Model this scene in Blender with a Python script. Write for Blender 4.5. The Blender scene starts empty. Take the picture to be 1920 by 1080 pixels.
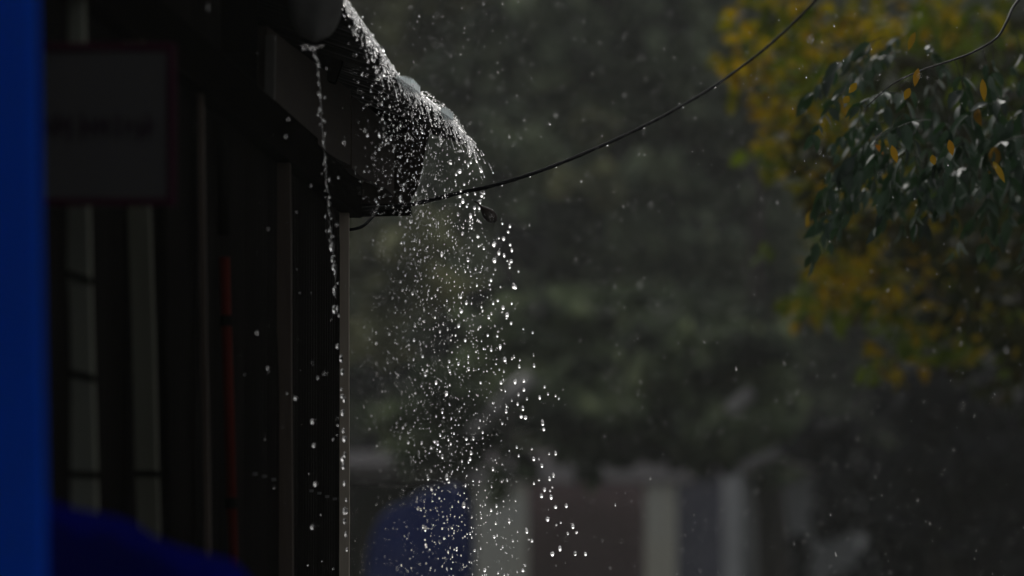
import bpy, math, random
from mathutils import Vector, Matrix, Euler
R = math.radians
sc = bpy.context.scene
col = sc.collection

# ------------------------------------------------------------------ camera
PITCH = R(4.0)
HAZE = .00044
CAM = Vector((0, 0, 1.5))
FOCAL, SENSOR = 200.0, 36.0
S = SENSOR / FOCAL / 1920.0
FWD = Vector((0, math.cos(PITCH), math.sin(PITCH)))
UP = Vector((0, -math.sin(PITCH), math.cos(PITCH)))
def P(px, py, d):
    return CAM + FWD * d + Vector(((px - 960) * S * d, 0, 0)) + UP * ((540 - py) * S * d)

cd = bpy.data.cameras.new('camera')
cam = bpy.data.objects.new('camera', cd); col.objects.link(cam)
cam.location = CAM; cam.rotation_euler = (R(90) + PITCH, 0, 0)
cd.lens = FOCAL; cd.sensor_width = SENSOR; cd.clip_start = 0.1; cd.clip_end = 2000
cd.dof.use_dof = True; cd.dof.focus_distance = 15.2; cd.dof.aperture_fstop = 3.3
sc.camera = cam

# ------------------------------------------------------------------ light
SUN_EL, SUN_AZ = R(38), R(-7)          # overcast; the bright part of the sky is ahead of the camera
w = bpy.data.worlds.new('World'); sc.world = w; w.use_nodes = True
nt = w.node_tree; nt.nodes.clear()
sky = nt.nodes.new('ShaderNodeTexSky'); sky.sky_type = 'NISHITA'; sky.sun_disc = False
sky.sun_elevation = SUN_EL; sky.sun_rotation = SUN_AZ
sky.air_density = 1.0; sky.dust_density = 6.0; sky.ozone_density = 1.0
hs = nt.nodes.new('ShaderNodeHueSaturation'); hs.inputs['Saturation'].default_value = 0.22
bg = nt.nodes.new('ShaderNodeBackground'); bg.inputs['Strength'].default_value = 0.075
out = nt.nodes.new('ShaderNodeOutputWorld')
nt.links.new(sky.outputs[0], hs.inputs['Color']); nt.links.new(hs.outputs[0], bg.inputs[0])
nt.links.new(bg.outputs[0], out.inputs[0])
ld = bpy.data.lights.new('sun', 'SUN'); ld.energy = 0.6; ld.angle = R(40); ld.color = (1, 0.97, 0.92)
sun = bpy.data.objects.new('sun', ld); col.objects.link(sun)
sd = Vector((math.sin(SUN_AZ) * math.cos(SUN_EL), math.cos(SUN_AZ) * math.cos(SUN_EL), math.sin(SUN_EL)))
sun.rotation_euler = (-sd).to_track_quat('-Z', 'Y').to_euler()
sun.location = (0, 30, 40)
sc.view_settings.view_transform = 'Standard'; sc.view_settings.look = 'None'
sc.view_settings.exposure = 0.0; sc.view_settings.gamma = 1
sc.render.engine = 'CYCLES'
sc.cycles.max_bounces = 8; sc.cycles.transmission_bounces = 8; sc.cycles.glossy_bounces = 4
sc.cycles.diffuse_bounces = 3; sc.cycles.transparent_max_bounces = 8
sc.cycles.caustics_reflective = False; sc.cycles.caustics_refractive = True
sc.cycles.use_denoising = True

# ------------------------------------------------------------------ materials
def mat(name, c1, c2=None, scale=8.0, rough=0.6, bump=0.0, stretch=(1, 1, 1), spec=0.5, metal=0.0, island=False, bscale=None):
    m = bpy.data.materials.new(name); m.use_nodes = True
    n = m.node_tree.nodes; l = m.node_tree.links
    b = n['Principled BSDF']
    b.inputs['Roughness'].default_value = rough
    b.inputs['Specular IOR Level'].default_value = spec
    b.inputs['Metallic'].default_value = metal
    g_ = lambda c: tuple(min(.88, x * 1.3) for x in c)
    c1 = g_(c1); c2 = c2 and g_(c2)
    if isinstance(island, (list, tuple)): island = [g_(c) for c in island]
    if c2 is None: c2 = tuple(x * 0.75 for x in c1)
    if island:
        g = n.new('ShaderNodeNewGeometry'); fac = g.outputs['Random Per Island']
        r = n.new('ShaderNodeValToRGB'); r.color_ramp.interpolation = 'LINEAR'
        cols = [c1, c2] if not isinstance(island, (list, tuple)) else list(island)
        els = r.color_ramp.elements
        while len(els) < len(cols): els.new(0.5)
        for i, c in enumerate(cols):
            els[i].position = i / (len(cols) - 1); els[i].color = (*c, 1)
        l.new(fac, r.inputs[0]); l.new(r.outputs[0], b.inputs['Base Color'])
        tc = None
    else:
        tc = n.new('ShaderNodeTexCoord'); mp = n.new('ShaderNodeMapping'); mp.inputs['Scale'].default_value = stretch
        tx = n.new('ShaderNodeTexNoise'); tx.inputs['Scale'].default_value = scale; tx.inputs['Detail'].default_value = 6
        mx = n.new('ShaderNodeValToRGB')
        mx.color_ramp.elements[0].position = 0.32; mx.color_ramp.elements[0].color = (*c2, 1)
        mx.color_ramp.elements[1].position = 0.68; mx.color_ramp.elements[1].color = (*c1, 1)
        l.new(tc.outputs['Object'], mp.inputs[0]); l.new(mp.outputs[0], tx.inputs[0])
        l.new(tx.outputs[0], mx.inputs[0]); l.new(mx.outputs[0], b.inputs['Base Color'])
        if bump:
            bp = n.new('ShaderNodeBump'); bp.inputs['Strength'].default_value = bump; bp.inputs['Distance'].default_value = 0.01
            t2 = n.new('ShaderNodeTexNoise'); t2.inputs['Scale'].default_value = bscale or scale * 3; t2.inputs['Detail'].default_value = 5
            l.new(mp.outputs[0], t2.inputs[0]); l.new(t2.outputs[0], bp.inputs['Height']); l.new(bp.outputs[0], b.inputs['Normal'])
    return m
def leafmat(name, cols, rough=0.4, trans=0.25, spec=0.5, patch=0):
    m = mat(name, cols[0], island=cols, rough=rough, spec=spec)
    if patch:                                   # leaf colour changes in patches through the crown, with a little change from leaf to leaf
        n = m.node_tree.nodes; l = m.node_tree.links; r = next(x for x in n if x.type == 'VALTORGB'); g = next(x for x in n if x.type == 'NEW_GEOMETRY')
        tc = n.new('ShaderNodeTexCoord'); tx = n.new('ShaderNodeTexNoise'); tx.inputs['Scale'].default_value = patch; tx.inputs['Detail'].default_value = 3
        mr = n.new('ShaderNodeMapRange'); mr.inputs[1].default_value = .36; mr.inputs[2].default_value = .64
        mm = n.new('ShaderNodeMix'); mm.inputs[0].default_value = .22
        l.new(tc.outputs['Object'], tx.inputs[0]); l.new(tx.outputs[0], mr.inputs[0])
        l.new(mr.outputs[0], mm.inputs[2]); l.new(g.outputs['Random Per Island'], mm.inputs[3]); l.new(mm.outputs[0], r.inputs[0])
    if trans:
        n = m.node_tree.nodes; l = m.node_tree.links; b = n['Principled BSDF']
        t = n.new('ShaderNodeBsdfTranslucent'); mx = n.new('ShaderNodeMixShader'); mx.inputs[0].default_value = trans
        l.new(b.inputs['Base Color'].links[0].from_socket, t.inputs[0])
        o = n['Material Output']; l.new(b.outputs[0], mx.inputs[1]); l.new(t.outputs[0], mx.inputs[2]); l.new(mx.outputs[0], o.inputs[0])
    return m
M = {}
wm = bpy.data.materials.new('water'); wm.use_nodes = True
b = wm.node_tree.nodes['Principled BSDF']
b.inputs['Base Color'].default_value = (1, 1, 1, 1); b.inputs['Roughness'].default_value = 0.0
b.inputs['IOR'].default_value = 1.333; b.inputs['Transmission Weight'].default_value = 1.0
M['water'] = wm
M['ground'] = mat('wet_asphalt', (.05, .05, .052), (.03, .03, .032), 3, .3, .4, bscale=60)
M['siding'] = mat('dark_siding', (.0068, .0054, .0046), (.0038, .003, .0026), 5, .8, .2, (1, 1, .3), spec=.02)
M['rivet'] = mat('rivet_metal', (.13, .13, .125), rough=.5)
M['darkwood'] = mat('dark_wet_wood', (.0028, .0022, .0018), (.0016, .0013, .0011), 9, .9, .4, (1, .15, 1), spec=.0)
M['postgrey'] = mat('weathered_post', (.16, .165, .13), (.12, .125, .095), 6, .8, .3, (1, 1, .12), spec=.04)
M['postdark'] = mat('darker_grey_post', (.10, .10, .075), (.07, .07, .05), 6, .8, .3, (1, 1, .12), spec=.04)  # darker grey than the banded post
M['postbrown'] = mat('brown_post', (.085, .066, .052), (.05, .038, .03), 7, .8, .4, (1, 1, .1), spec=.04)
M['postpale'] = mat('pale_post', (.46, .40, .32), (.32, .27, .21), 5, .8, .4, (1, 1, .15), spec=.04)
M['fascia'] = mat('fascia_board', (.030, .0235, .0185), (.019, .015, .012), 7, .8, .3, (1, .2, 1), spec=.04)
M['endboard'] = mat('end_board', (.10, .095, .085), (.06, .057, .05), 9, .8, .3, spec=.04)
M['roof'] = mat('old_roof_sheet', (.025, .024, .023), (.012, .011, .011), 6, .6, .3, spec=.04)
M['flap'] = mat('roofing_felt', (.15, .147, .135), (.09, .087, .08), 7, .8, .4, spec=.04)
M['redpipe'] = mat('rusty_red_pipe', (.075, .0065, .0025), (.035, .004, .002), 8, .8, .3, (1, 1, .2), spec=.02)
M['strap_and_shade'] = mat('dark_strap_and_shade', (.006, .006, .005), rough=.9, spec=.0)  # straps and clips, also the shade coloured onto the red pipe
M['signpanel'] = mat('sign_panel', (.066, .063, .060), (.054, .052, .050), 2, .8, spec=.04)
M['signframe'] = mat('sign_frame', (.036, .0003, .015), (.030, .0003, .012), 4, .8, spec=.02)
M['signtext'] = mat('sign_lettering', (.034, .022, .030), rough=.8, spec=.02)
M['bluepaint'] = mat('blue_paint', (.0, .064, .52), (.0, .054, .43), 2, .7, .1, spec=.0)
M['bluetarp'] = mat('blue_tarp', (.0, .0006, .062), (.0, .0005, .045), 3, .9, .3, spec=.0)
M['bluefar'] = mat('far_blue_tarp', (.014, .026, .125), (.011, .020, .09), 1.2, .8, .3, spec=.1)
M['rubber'] = mat('black_cable', (.010, .010, .011), rough=.8, spec=.04)
M['deadleaf'] = mat('dead_leaf', (.020, .012, .008), (.012, .007, .005), 20, .6, spec=.1)
M['yellowleaf'] = mat('yellow_leaf', (.42, .22, .02), (.30, .14, .015), 20, .4)
M['bark'] = mat('bark', (.05, .042, .034), (.022, .018, .015), 8, .7, .6, (1, 1, .25))
M['darktwig'] = mat('wet_twig', (.012, .011, .010), rough=.5, spec=.15)
M['plaster'] = mat('cream_plaster', (.88, .77, .61), (.72, .63, .50), .8, .8, .1)
M['lintel'] = mat('grey_render', (.46, .42, .42), (.36, .33, .33), .9, .8, .1, spec=.1)
M['brownwall'] = mat('brown_wall', (.24, .175, .185), (.18, .135, .14), .9, .8, .1, spec=.1)
M['bluewall'] = mat('bluegrey_wall', (.20, .20, .25), (.155, .157, .20), .9, .7, .1, spec=.1)
M['greywall'] = mat('grey_wall', (.22, .225, .225), (.16, .165, .165), .9, .7, .1, spec=.1)
M['whitepost'] = mat('white_post', (.55, .55, .55), (.45, .45, .45), 2, .6)
M['plastic'] = mat('plastic_sheet', (.68, .80, .88), (.60, .72, .80), 30, .3)
def _tr():
    m = M['plastic']; n = m.node_tree.nodes; l = m.node_tree.links; b = n['Principled BSDF']
    t = n.new('ShaderNodeBsdfTranslucent'); mx = n.new('ShaderNodeMixShader'); mx.inputs[0].default_value = .8
    l.new(b.inputs['Base Color'].links[0].from_socket, t.inputs[0])
    l.new(b.outputs[0], mx.inputs[1]); l.new(t.outputs[0], mx.inputs[2]); l.new(mx.outputs[0], n['Material Output'].inputs[0])
_tr()
M['leafnear'] = leafmat('wet_green_leaf', [(.014, .042, .016), (.024, .062, .022), (.018, .052, .010), (.006, .018, .010)], .40, .15, .6)
M['leafyel'] = leafmat('turning_yellow_leaf', [(.24, .125, .006), (.20, .14, .008), (.28, .10, .004)], .5, .3, .2)
M['leafaut'] = leafmat('autumn_leaf', [(.022, .032, .004), (.045, .070, .004), (.085, .095, .004), (.19, .16, .003), (.30, .20, .004), (.14, .085, .003), (.06, .075, .006)], .6, .42, .08, patch=2.6)
M['leafgrn'] = leafmat('olive_leaf', [(.06, .10, .008), (.11, .15, .010), (.045, .07, .008)], .6, .35, .08)
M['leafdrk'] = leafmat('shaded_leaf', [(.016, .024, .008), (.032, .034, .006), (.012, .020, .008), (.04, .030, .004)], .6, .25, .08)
M['bgolive'] = leafmat('far_olive_leaf', [(.03, .032, .026), (.11, .118, .07), (.28, .29, .15), (.48, .48, .26)], .7, .3, .1, patch=.8)
M['bgmid'] = leafmat('far_grey_green_leaf', [(.012, .014, .013), (.045, .053, .042), (.15, .185, .12), (.36, .41, .25)], .7, .3, .1, patch=.9)
M['bggreen'] = leafmat('far_green_leaf', [(.016, .018, .017), (.042, .054, .038), (.10, .13, .07), (.22, .26, .14)], .7, .3, .1, patch=1.1)
M['bgdark'] = leafmat('far_dark_leaf', [(.022, .023, .027), (.014, .015, .019), (.03, .033, .033)], .7, .1, .05)
M['bggreen2'] = mat('hill_green', (.06, .062, .05), (.03, .032, .03), .25, .9, spec=.0)
M['palebark'] = mat('pale_bark', (.30, .285, .27), (.22, .21, .20), 2, .7)

# ------------------------------------------------------------------ mesh helpers
class MB:
    def __init__(s): s.v = []; s.f = []; s.mi = []; s.cur = 0
    def add(s, vs, fs):
        o = len(s.v); s.v += [tuple(v) for v in vs]
        for f in fs: s.f.append(tuple(i + o for i in f)); s.mi.append(s.cur)
    def box(s, c, size, rot=None):
        hx, hy, hz = (x / 2 for x in size)
        vs = [Vector((x, y, z)) for x in (-hx, hx) for y in (-hy, hy) for z in (-hz, hz)]
        if rot is not None: vs = [rot @ v for v in vs]
        s.add([v + Vector(c) for v in vs], [(0, 1, 3, 2), (4, 6, 7, 5), (0, 4, 5, 1), (2, 3, 7, 6), (0, 2, 6, 4), (1, 5, 7, 3)])
    def hexa(s, b4, t4):
        s.add(list(b4) + list(t4), [(3, 2, 1, 0), (4, 5, 6, 7), (0, 1, 5, 4), (1, 2, 6, 5), (2, 3, 7, 6), (3, 0, 4, 7)])
    def beam(s, a, b_, wx, wy):
        # straight stick of rectangular section; wx along world X, wy along the other horizontal/vertical direction
        a, b_ = Vector(a), Vector(b_); d = (b_ - a).normalized()
        x = Vector((1, 0, 0)); x = (x - d * x.dot(d)).normalized(); y = d.cross(x)
        q = lambda p: [p - x * wx / 2 - y * wy / 2, p + x * wx / 2 - y * wy / 2, p + x * wx / 2 + y * wy / 2, p - x * wx / 2 + y * wy / 2]
        s.hexa(q(a), q(b_))
    def tube(s, pts, rad, n=8, cap=True):
        pts = [Vector(p) for p in pts]; o = len(s.v); k = len(pts)
        if not hasattr(rad, '__len__'): rad = [rad] * k
        ref = Vector((.31, .17, .93))
        for i, p in enumerate(pts):
            t = (pts[min(i + 1, k - 1)] - pts[max(i - 1, 0)]).normalized()
            r0 = ref if abs(t.dot(ref)) < .9 else Vector((1, 0, 0))
            u = t.cross(r0).normalized(); v = t.cross(u)
            for j in range(n):
                a = 2 * math.pi * j / n
                s.v.append(tuple(p + (u * math.cos(a) + v * math.sin(a)) * rad[i]))
        for i in range(k - 1):
            for j in range(n):
                s.f.append((o + i * n + j, o + i * n + (j + 1) % n, o + (i + 1) * n + (j + 1) % n, o + (i + 1) * n + j)); s.mi.append(s.cur)
        if cap:
            s.f.append(tuple(o + j for j in range(n))[::-1]); s.mi.append(s.cur)
            s.f.append(tuple(o + (k - 1) * n + j for j in range(n))); s.mi.append(s.cur)
    def grid(s, rows):
        o = len(s.v); nr = len(rows); nc = len(rows[0])
        for r in rows: s.v += [tuple(p) for p in r]
        for i in range(nr - 1):
            for j in range(nc - 1):
                s.f.append((o + i * nc + j, o + i * nc + j + 1, o + (i + 1) * nc + j + 1, o + (i + 1) * nc + j)); s.mi.append(s.cur)
    def build(s, name, mats, parent=None, smooth=False, bevel=0, solid=0):
        me = bpy.data.meshes.new(name); me.from_pydata(s.v, [], s.f)
        if not isinstance(mats, (list, tuple)): mats = [mats]
        for m in mats: me.materials.append(m)
        if len(mats) > 1: me.polygons.foreach_set('material_index', s.mi)
        if smooth: me.polygons.foreach_set('use_smooth', [True] * len(me.polygons))
        me.update()
        o = bpy.data.objects.new(name, me); col.objects.link(o)
        if parent is not None:
            o.parent = parent; o.matrix_parent_inverse = Matrix.Translation(parent.location).inverted()
        if solid:
            md = o.modifiers.new('thickness', 'SOLIDIFY'); md.thickness = solid; md.offset = 0
        if bevel:
            md = o.modifiers.new('bevel', 'BEVEL'); md.width = bevel; md.segments = 2; md.limit_method = 'ANGLE'
        return o
def tag(o, label=None, cat=None, group=None, kind=None):
    if label: o['label'] = label
    if cat: o['category'] = cat
    if group: o['group'] = group
    if kind: o['kind'] = kind
    return o
def empty(name, loc, label=None, cat=None, group=None):
    o = bpy.data.objects.new(name, None); col.objects.link(o); o.location = loc; o.empty_display_size = .1
    return tag(o, label, cat, group)
def lerp(a, b_, t): return a + (b_ - a) * t
def interp(pts, x):
    if x <= pts[0][0]: i = 0
    elif x >= pts[-1][0]: i = len(pts) - 2
    else: i = next(k for k in range(len(pts) - 1) if pts[k][0] <= x <= pts[k + 1][0])
    (x0, y0), (x1, y1) = pts[i], pts[i + 1]
    return y0 + (y1 - y0) * (x - x0) / (x1 - x0)
def smoothpath(pts, n=6):
    pts = [Vector(p) for p in pts]; r = []
    for i in range(len(pts) - 1):
        p0 = pts[max(i - 1, 0)]; p1 = pts[i]; p2 = pts[i + 1]; p3 = pts[min(i + 2, len(pts) - 1)]
        for k in range(n):
            t = k / n
            r.append(.5 * ((2 * p1) + (p2 - p0) * t + (2 * p0 - 5 * p1 + 4 * p2 - p3) * t * t + (3 * p1 - p0 - 3 * p2 + p3) * t ** 3))
    r.append(pts[-1]); return r

# ------------------------------------------------------------------ ground
m = MB(); n = 24
m.grid([[(lerp(-400, 400, j / n), lerp(-150, 900, i / n), 0) for j in range(n + 1)] for i in range(n + 1)])
tag(m.build('ground', M['ground']), 'dark wet asphalt ground', 'ground', kind='structure')

hz = MB(); hz.box((0, 375, 15.5), (900, 1150, 33))
hm = bpy.data.materials.new('haze'); hm.use_nodes = True; n_ = hm.node_tree.nodes; n_.clear()
v_ = n_.new('ShaderNodeVolumePrincipled'); v_.inputs['Color'].default_value = (.96, 1, .935, 1); v_.inputs['Density'].default_value = HAZE
v_.inputs['Anisotropy'].default_value = .3
o_ = n_.new('ShaderNodeOutputMaterial'); hm.node_tree.links.new(v_.outputs[0], o_.inputs['Volume'])
tag(hz.build('haze', hm), 'thin grey rain haze in the air', 'haze', kind='stuff')

# ------------------------------------------------------------------ kiosk at the left, seen along its side wall
def wallx(d): return -1.562 + .0746 * d
EZ = [(8.0, 3.40), (11.0, 3.285), (13.6, 0), (14.1, 0), (14.65, 0), (15.1, 0), (15.6, 0), (16.1, 0)]
EP = {13.6: (640, 0), 14.1: (690, 70), 14.65: (740, 145), 15.1: (790, 185), 15.6: (840, 225), 16.1: (876, 268)}
EV = []
for d, z in EZ:
    if d in EP: p = P(*EP[d], d); EV.append((p.y, p.x, p.z))
    else: EV.append((d, None, z))
first = next(e for e in EV if e[1] is not None)
EV = [(y, (first[1] - .11 * (first[0] - y)) if x is None else x, z) for (y, x, z) in EV]
EXs = [(y, x) for y, x, z in EV]; EZs = [(y, z) for y, x, z in EV]
def eave(y): return Vector((interp(EXs, y), y, interp(EZs, y)))
YE = EV[-1][0]                       # far end of the eave
kiosk = empty('kiosk', (-1.6, 13, 0), 'dark timber kiosk with weathered posts and water pouring off its roof edge', 'kiosk')
rnd = random.Random(3)

# corrugated roof: ribs run down the slope, the eave shows their wave
m = MB(); rows = []
ny = 900
for i in range(ny + 1):
    y = lerp(7.0, YE + .02, i / ny); e = eave(y)
    wv = math.sin(2 * math.pi * y / .076) * .009
    jag = .010 * math.sin(y * 23.1) * math.sin(y * 7.7) + .006 * math.sin(y * 61)
    row = []
    for k in range(9):
        t = k / 8
        row.append((e.x + jag - t * 2.6, y, e.z + wv + t * 2.6 * .34 - .012 * math.sin(t * 3) ** 2))
    rows.append(row)
m.grid(rows)
m.build('roof', M['roof'], kiosk, smooth=True, solid=.004)
# rafters under the sheet
for y in (9.2, 10.6, 12.0, 13.2, 14.4, 15.6):
    e = eave(y); m = MB()
    m.beam((e.x - .12, y, e.z - .02), (e.x - 2.5, y, e.z - .02 + 2.38 * .34), .06, .05)
    m.build('rafter', M['darkwood'], kiosk)

# side wall: ribbed panels between posts
def ribbed(y0, y1, z0, z1, rivz=None, inset=.03):
    m = MB(); n = int((y1 - y0) / .008); rows = []
    for i in range(n + 1):
        y = y0 + (y1 - y0) * i / n
        x = wallx(y) - inset + .008 * math.sin(2 * math.pi * y / .055)
        rows.append([(x, y, z0), (x, y, z1)])
    m.grid(rows)
    if rivz:
        m.cur = 1
        k = int((y1 - y0) / .17)
        for i in range(k // 3 + 1, k):
            y = y0 + (y1 - y0) * i / k
            m.box((wallx(y) - inset + .012, y, rivz + rnd.uniform(-.002, .002)), (.010, .012, .006))
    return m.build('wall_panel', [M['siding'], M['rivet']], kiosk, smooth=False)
edges = [8.4, 10.3, 11.1, 12.15, 12.6, 13.78, 15.16]
RZ = P(600, 921, 14.4).z
for a, b_ in zip(edges[:-1], edges[1:]):
    ribbed(a + .03, b_ - .03, 0, 3.2 if b_ < 13.5 else 2.78, RZ if a > 12.5 else None)
# header, fascia, end board, tie beam
def strip(y0, y1, z0f, z1f, xo, th, name, mt, bevel=0.003):
    m = MB(); k = 14
    a = [[], [], [], []]
    rows = []
    for i in range(k + 1):
        y = lerp(y0, y1, i / k); x = wallx(y) + xo if not callable(xo) else xo(y)
        rows.append([(x - th, y, z0f(y)), (x, y, z0f(y)), (x, y, z1f(y)), (x - th, y, z1f(y)), (x - th, y, z0f(y))])
    m.grid(rows)
    m.add([rows[0][j] for j in range(4)], [(0, 1, 2, 3)]); m.add([rows[-1][j] for j in range(4)], [(3, 2, 1, 0)])
    return m.build(name, mt, kiosk)
hb = P(650, 400, 15.2).z
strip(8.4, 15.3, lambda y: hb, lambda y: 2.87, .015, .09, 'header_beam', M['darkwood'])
fl0, fl1 = P(500, 207, 13.4), P(722, 356, 15.6)
FY0, FY1 = fl0.y, fl1.y + .2
def fx(y): return lerp(fl0.x, fl1.x, (y - fl0.y) / (fl1.y - fl0.y))
def fz(y): return lerp(fl0.z, fl1.z, (y - fl0.y) / (fl1.y - fl0.y))
SEAM = P(653, 300, 14.9).y
strip(FY0, SEAM - .012, lambda y: fz(y) + .004 * math.sin(y * 9), lambda y: fz(y) + .20, fx, .022, 'fascia_board', M['fascia'])
strip(SEAM + .012, FY1, lambda y: fz(y) + .006 * math.sin(y * 7), lambda y: fz(y) + .19, fx, .022, 'fascia_board', M['fascia'])
m = MB(); a = P(505, 210, 13.36); t = P(508, 66, 13.36)
m.beam(a, t, .024, .04); m.build('end_board', M['endboard'], kiosk, bevel=.002)
m = MB(); m.beam(P(560, 396, 15.72), P(800, 396, 15.72), .05, .034)
o = m.v; m2 = MB(); a, t = P(560, 397, 15.72), P(772, 395, 15.72)
m2.hexa([a + Vector((0, -.03, -.016)), t + Vector((0, -.03, -.012)), t + Vector((0, .03, -.012)), a + Vector((0, .03, -.016))],
        [a + Vector((0, -.03, .022)), t + Vector((0, -.03, .016)), t + Vector((0, .03, .016)), a + Vector((0, .03, .022))])
m2.build('tie_beam', M['darkwood'], kiosk, bevel=.003)
m = MB(); gp = [(655, 372), (690, 330), (722, 236), (785, 200), (808, 236), (796, 290), (786, 345), (762, 392), (700, 404), (655, 404)]
f_ = [P(x, y, 16.02) for x, y in gp]; bk = [p + Vector((0, .03, 0)) for p in f_]; n = len(gp)
m.add(f_ + bk, [tuple(range(n)), tuple(range(2 * n - 1, n - 1, -1))] + [(i, i + n, (i + 1) % n + n, (i + 1) % n) for i in range(n)])
m.build('gable_board', M['fascia'], kiosk)
# gable infill behind the fascia and the other walls of the kiosk
m = MB()
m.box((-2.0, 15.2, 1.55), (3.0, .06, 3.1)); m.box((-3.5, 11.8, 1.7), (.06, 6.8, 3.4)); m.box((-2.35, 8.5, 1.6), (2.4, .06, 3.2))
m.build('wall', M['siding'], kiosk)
m = MB()
m.grid([[(wallx(y) - .04, y, 3.0 if y > 13.4 else 3.19), (wallx(y) - 1.2, y, 3.0 if y > 13.4 else 3.25)] for y in (8.4, 10, 13.39, 13.41, 14.5, 15.7)])
m.build('ceiling_board', M['siding'], kiosk, solid=.01)

def post(pxl0, pxr0, y0, pxl1, pxr1, y1, d, mt, ztop, depth=.05, label=None):
    a = P((pxl0 + pxr0) / 2, y0, d); c = P((pxl1 + pxr1) / 2, y1, d)
    dirv = (c - a) / (c.z - a.z)
    top = a + dirv * (ztop - a.z); bot = a + dirv * (0 - a.z)
    wd = ((pxr0 - pxl0) + (pxr1 - pxl1)) / 2 * S * d
    m = MB()
    k = 10
    for j in (0,):
        rows = []
        for i in range(k + 1):
            p = bot.lerp(top, i / k) + Vector((rnd.uniform(-.0012, .0012), 0, 0))
            rows.append([p + Vector((sx * wd / 2, sy * depth / 2, 0)) for sx, sy in ((-1, -1), (1, -1), (1, 1), (-1, 1), (-1, -1))])
        m.grid(rows); m.add(rows[-1][:4], [(0, 1, 2, 3)])
    o = m.build('post', mt, kiosk)
    if label: o['label'] = label
    return o, a, c, wd
p1, a1, c1, w1 = post(115, 168, 390, 130, 182, 950, 10.45, M['postgrey'], hb, .05, 'broad pale grey post with dark bands')
for py, tilt in ((520, .32), (704, .25), (890, .05)):
    t = (py - 390) / 560; q = a1.lerp(c1, t); m = MB()
    m.box(q + Vector((0, -.001, 0)), (w1 + .006, .058, .011), Euler((0, tilt, 0)).to_matrix())
    m.build('band', M['strap_and_shade'], p1)
p2, a2, c2, w2 = post(238, 284, 390, 262, 297, 970, 11.15, M['postdark'], hb, .05, 'leaning grey post behind the banded post')
q = a2.lerp(c2, .86); m = MB(); m.box(q, (w2 + .006, .058, .011)); m.build('band', M['strap_and_shade'], p2)
post(374, 386, 400, 384, 393, 1000, 12.15, M['postbrown'], hb, .04)
post(292, 310, 400, 300, 318, 1000, 11.5, M['darkwood'], hb, .04)
post(515, 547, 430, 520, 547, 1000, 13.75, M['postbrown'], hb, .05, 'brown timber post between ribbed panels')
post(633, 655, 440, 633, 655, 1000, 15.2, M['postpale'], hb, .05, 'pale corner post at the far end of the wall')
m = MB(); a = P(421, 500, 12.5); c = P(437, 1050, 12.5); dv = (c - a) / (c.z - a.z)
top, bot = a + dv * (hb - .32 - a.z), a + dv * (-a.z)
m.tube([bot, a.lerp(c, .5), top], .0115, 12); o = m.build('drain_pipe', M['redpipe'], kiosk, smooth=True)
o['label'] = 'rusty red pipe running down the wall'
m = MB(); q = P(420, 440, 12.5); m.tube([q, top + dv * .3], .0130, 12); m.build('pipe_shade', M['strap_and_shade'], o, smooth=True)  # dark cover added to paint the shade on the pipe's upper part
for z in (1.9, 2.3):
    m = MB(); q = a + dv * (z - a.z); m.tube([q - Vector((0, 0, .012)), q + Vector((0, 0, .012))], .0135, 12); m.build('pipe_clip', M['strap_and_shade'], o)

# rounded felt flap drooping at the top
m = MB(); rows = []; k = 20
for i in range(k + 1):
    v = i / k
    y = lerp(-150, 77, v); half = 50 * math.sqrt(max(0, 1 - max(0, (v - .62) / .38) ** 2.2)) + .5
    ctr = 596 - 6 * v; row = []
    for j in range(13):
        u = j / 12 * 2 - 1
        row.append(P(ctr + half * u, y, 12.9 + .05 * v * v + .03 * u * u) + Vector((0, .006 * math.sin(u * 5 + v * 4), 0)))
    rows.append(row)
m.grid(rows)
o = m.build('roof_flap', M['flap'], kiosk, smooth=True, solid=.006); o['label'] = 'rounded grey roofing flap'

# ribbed translucent sheet ends lying on the roof edge
def sheet(pts, d0, d1, name='plastic_sheet'):
    m = MB(); k = 90; lo = []; hi = []
    for i in range(k + 1):
        t = i / k; px = lerp(pts[0][0], pts[-1][0], t)
        ylo = interp([(p[0], p[1]) for p in pts], px); yhi = interp([(p[0], p[2]) for p in pts], px)
        d = lerp(d0, d1, t)
        dn = d - .38; fr = rnd.uniform(-1, 1) * 1.6 + 1.8 * math.sin(i * 1.05)
        rib = .004 * math.sin(i * 1.05)
        a = P(px, ylo + 1, d) + Vector((0, rib, 0)); b2 = P(px, yhi + fr, dn) + Vector((0, rib, 0))
        lo.append(a); hi.append(b2)
    mid = [l.lerp(h, .5) for l, h in zip(lo, hi)]
    m.grid([lo, mid, hi]); o = m.build(name, M['plastic'], kiosk); o['label'] = 'pale ribbed plastic sheet end on the roof edge'
    return o
sheet([(742, 148, 142), (758, 160, 143), (775, 172, 149), (788, 182, 163)], 14.72, 15.15)
sheet([(826, 214, 203), (838, 222, 202), (850, 232, 214)], 15.5, 15.75)

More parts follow.
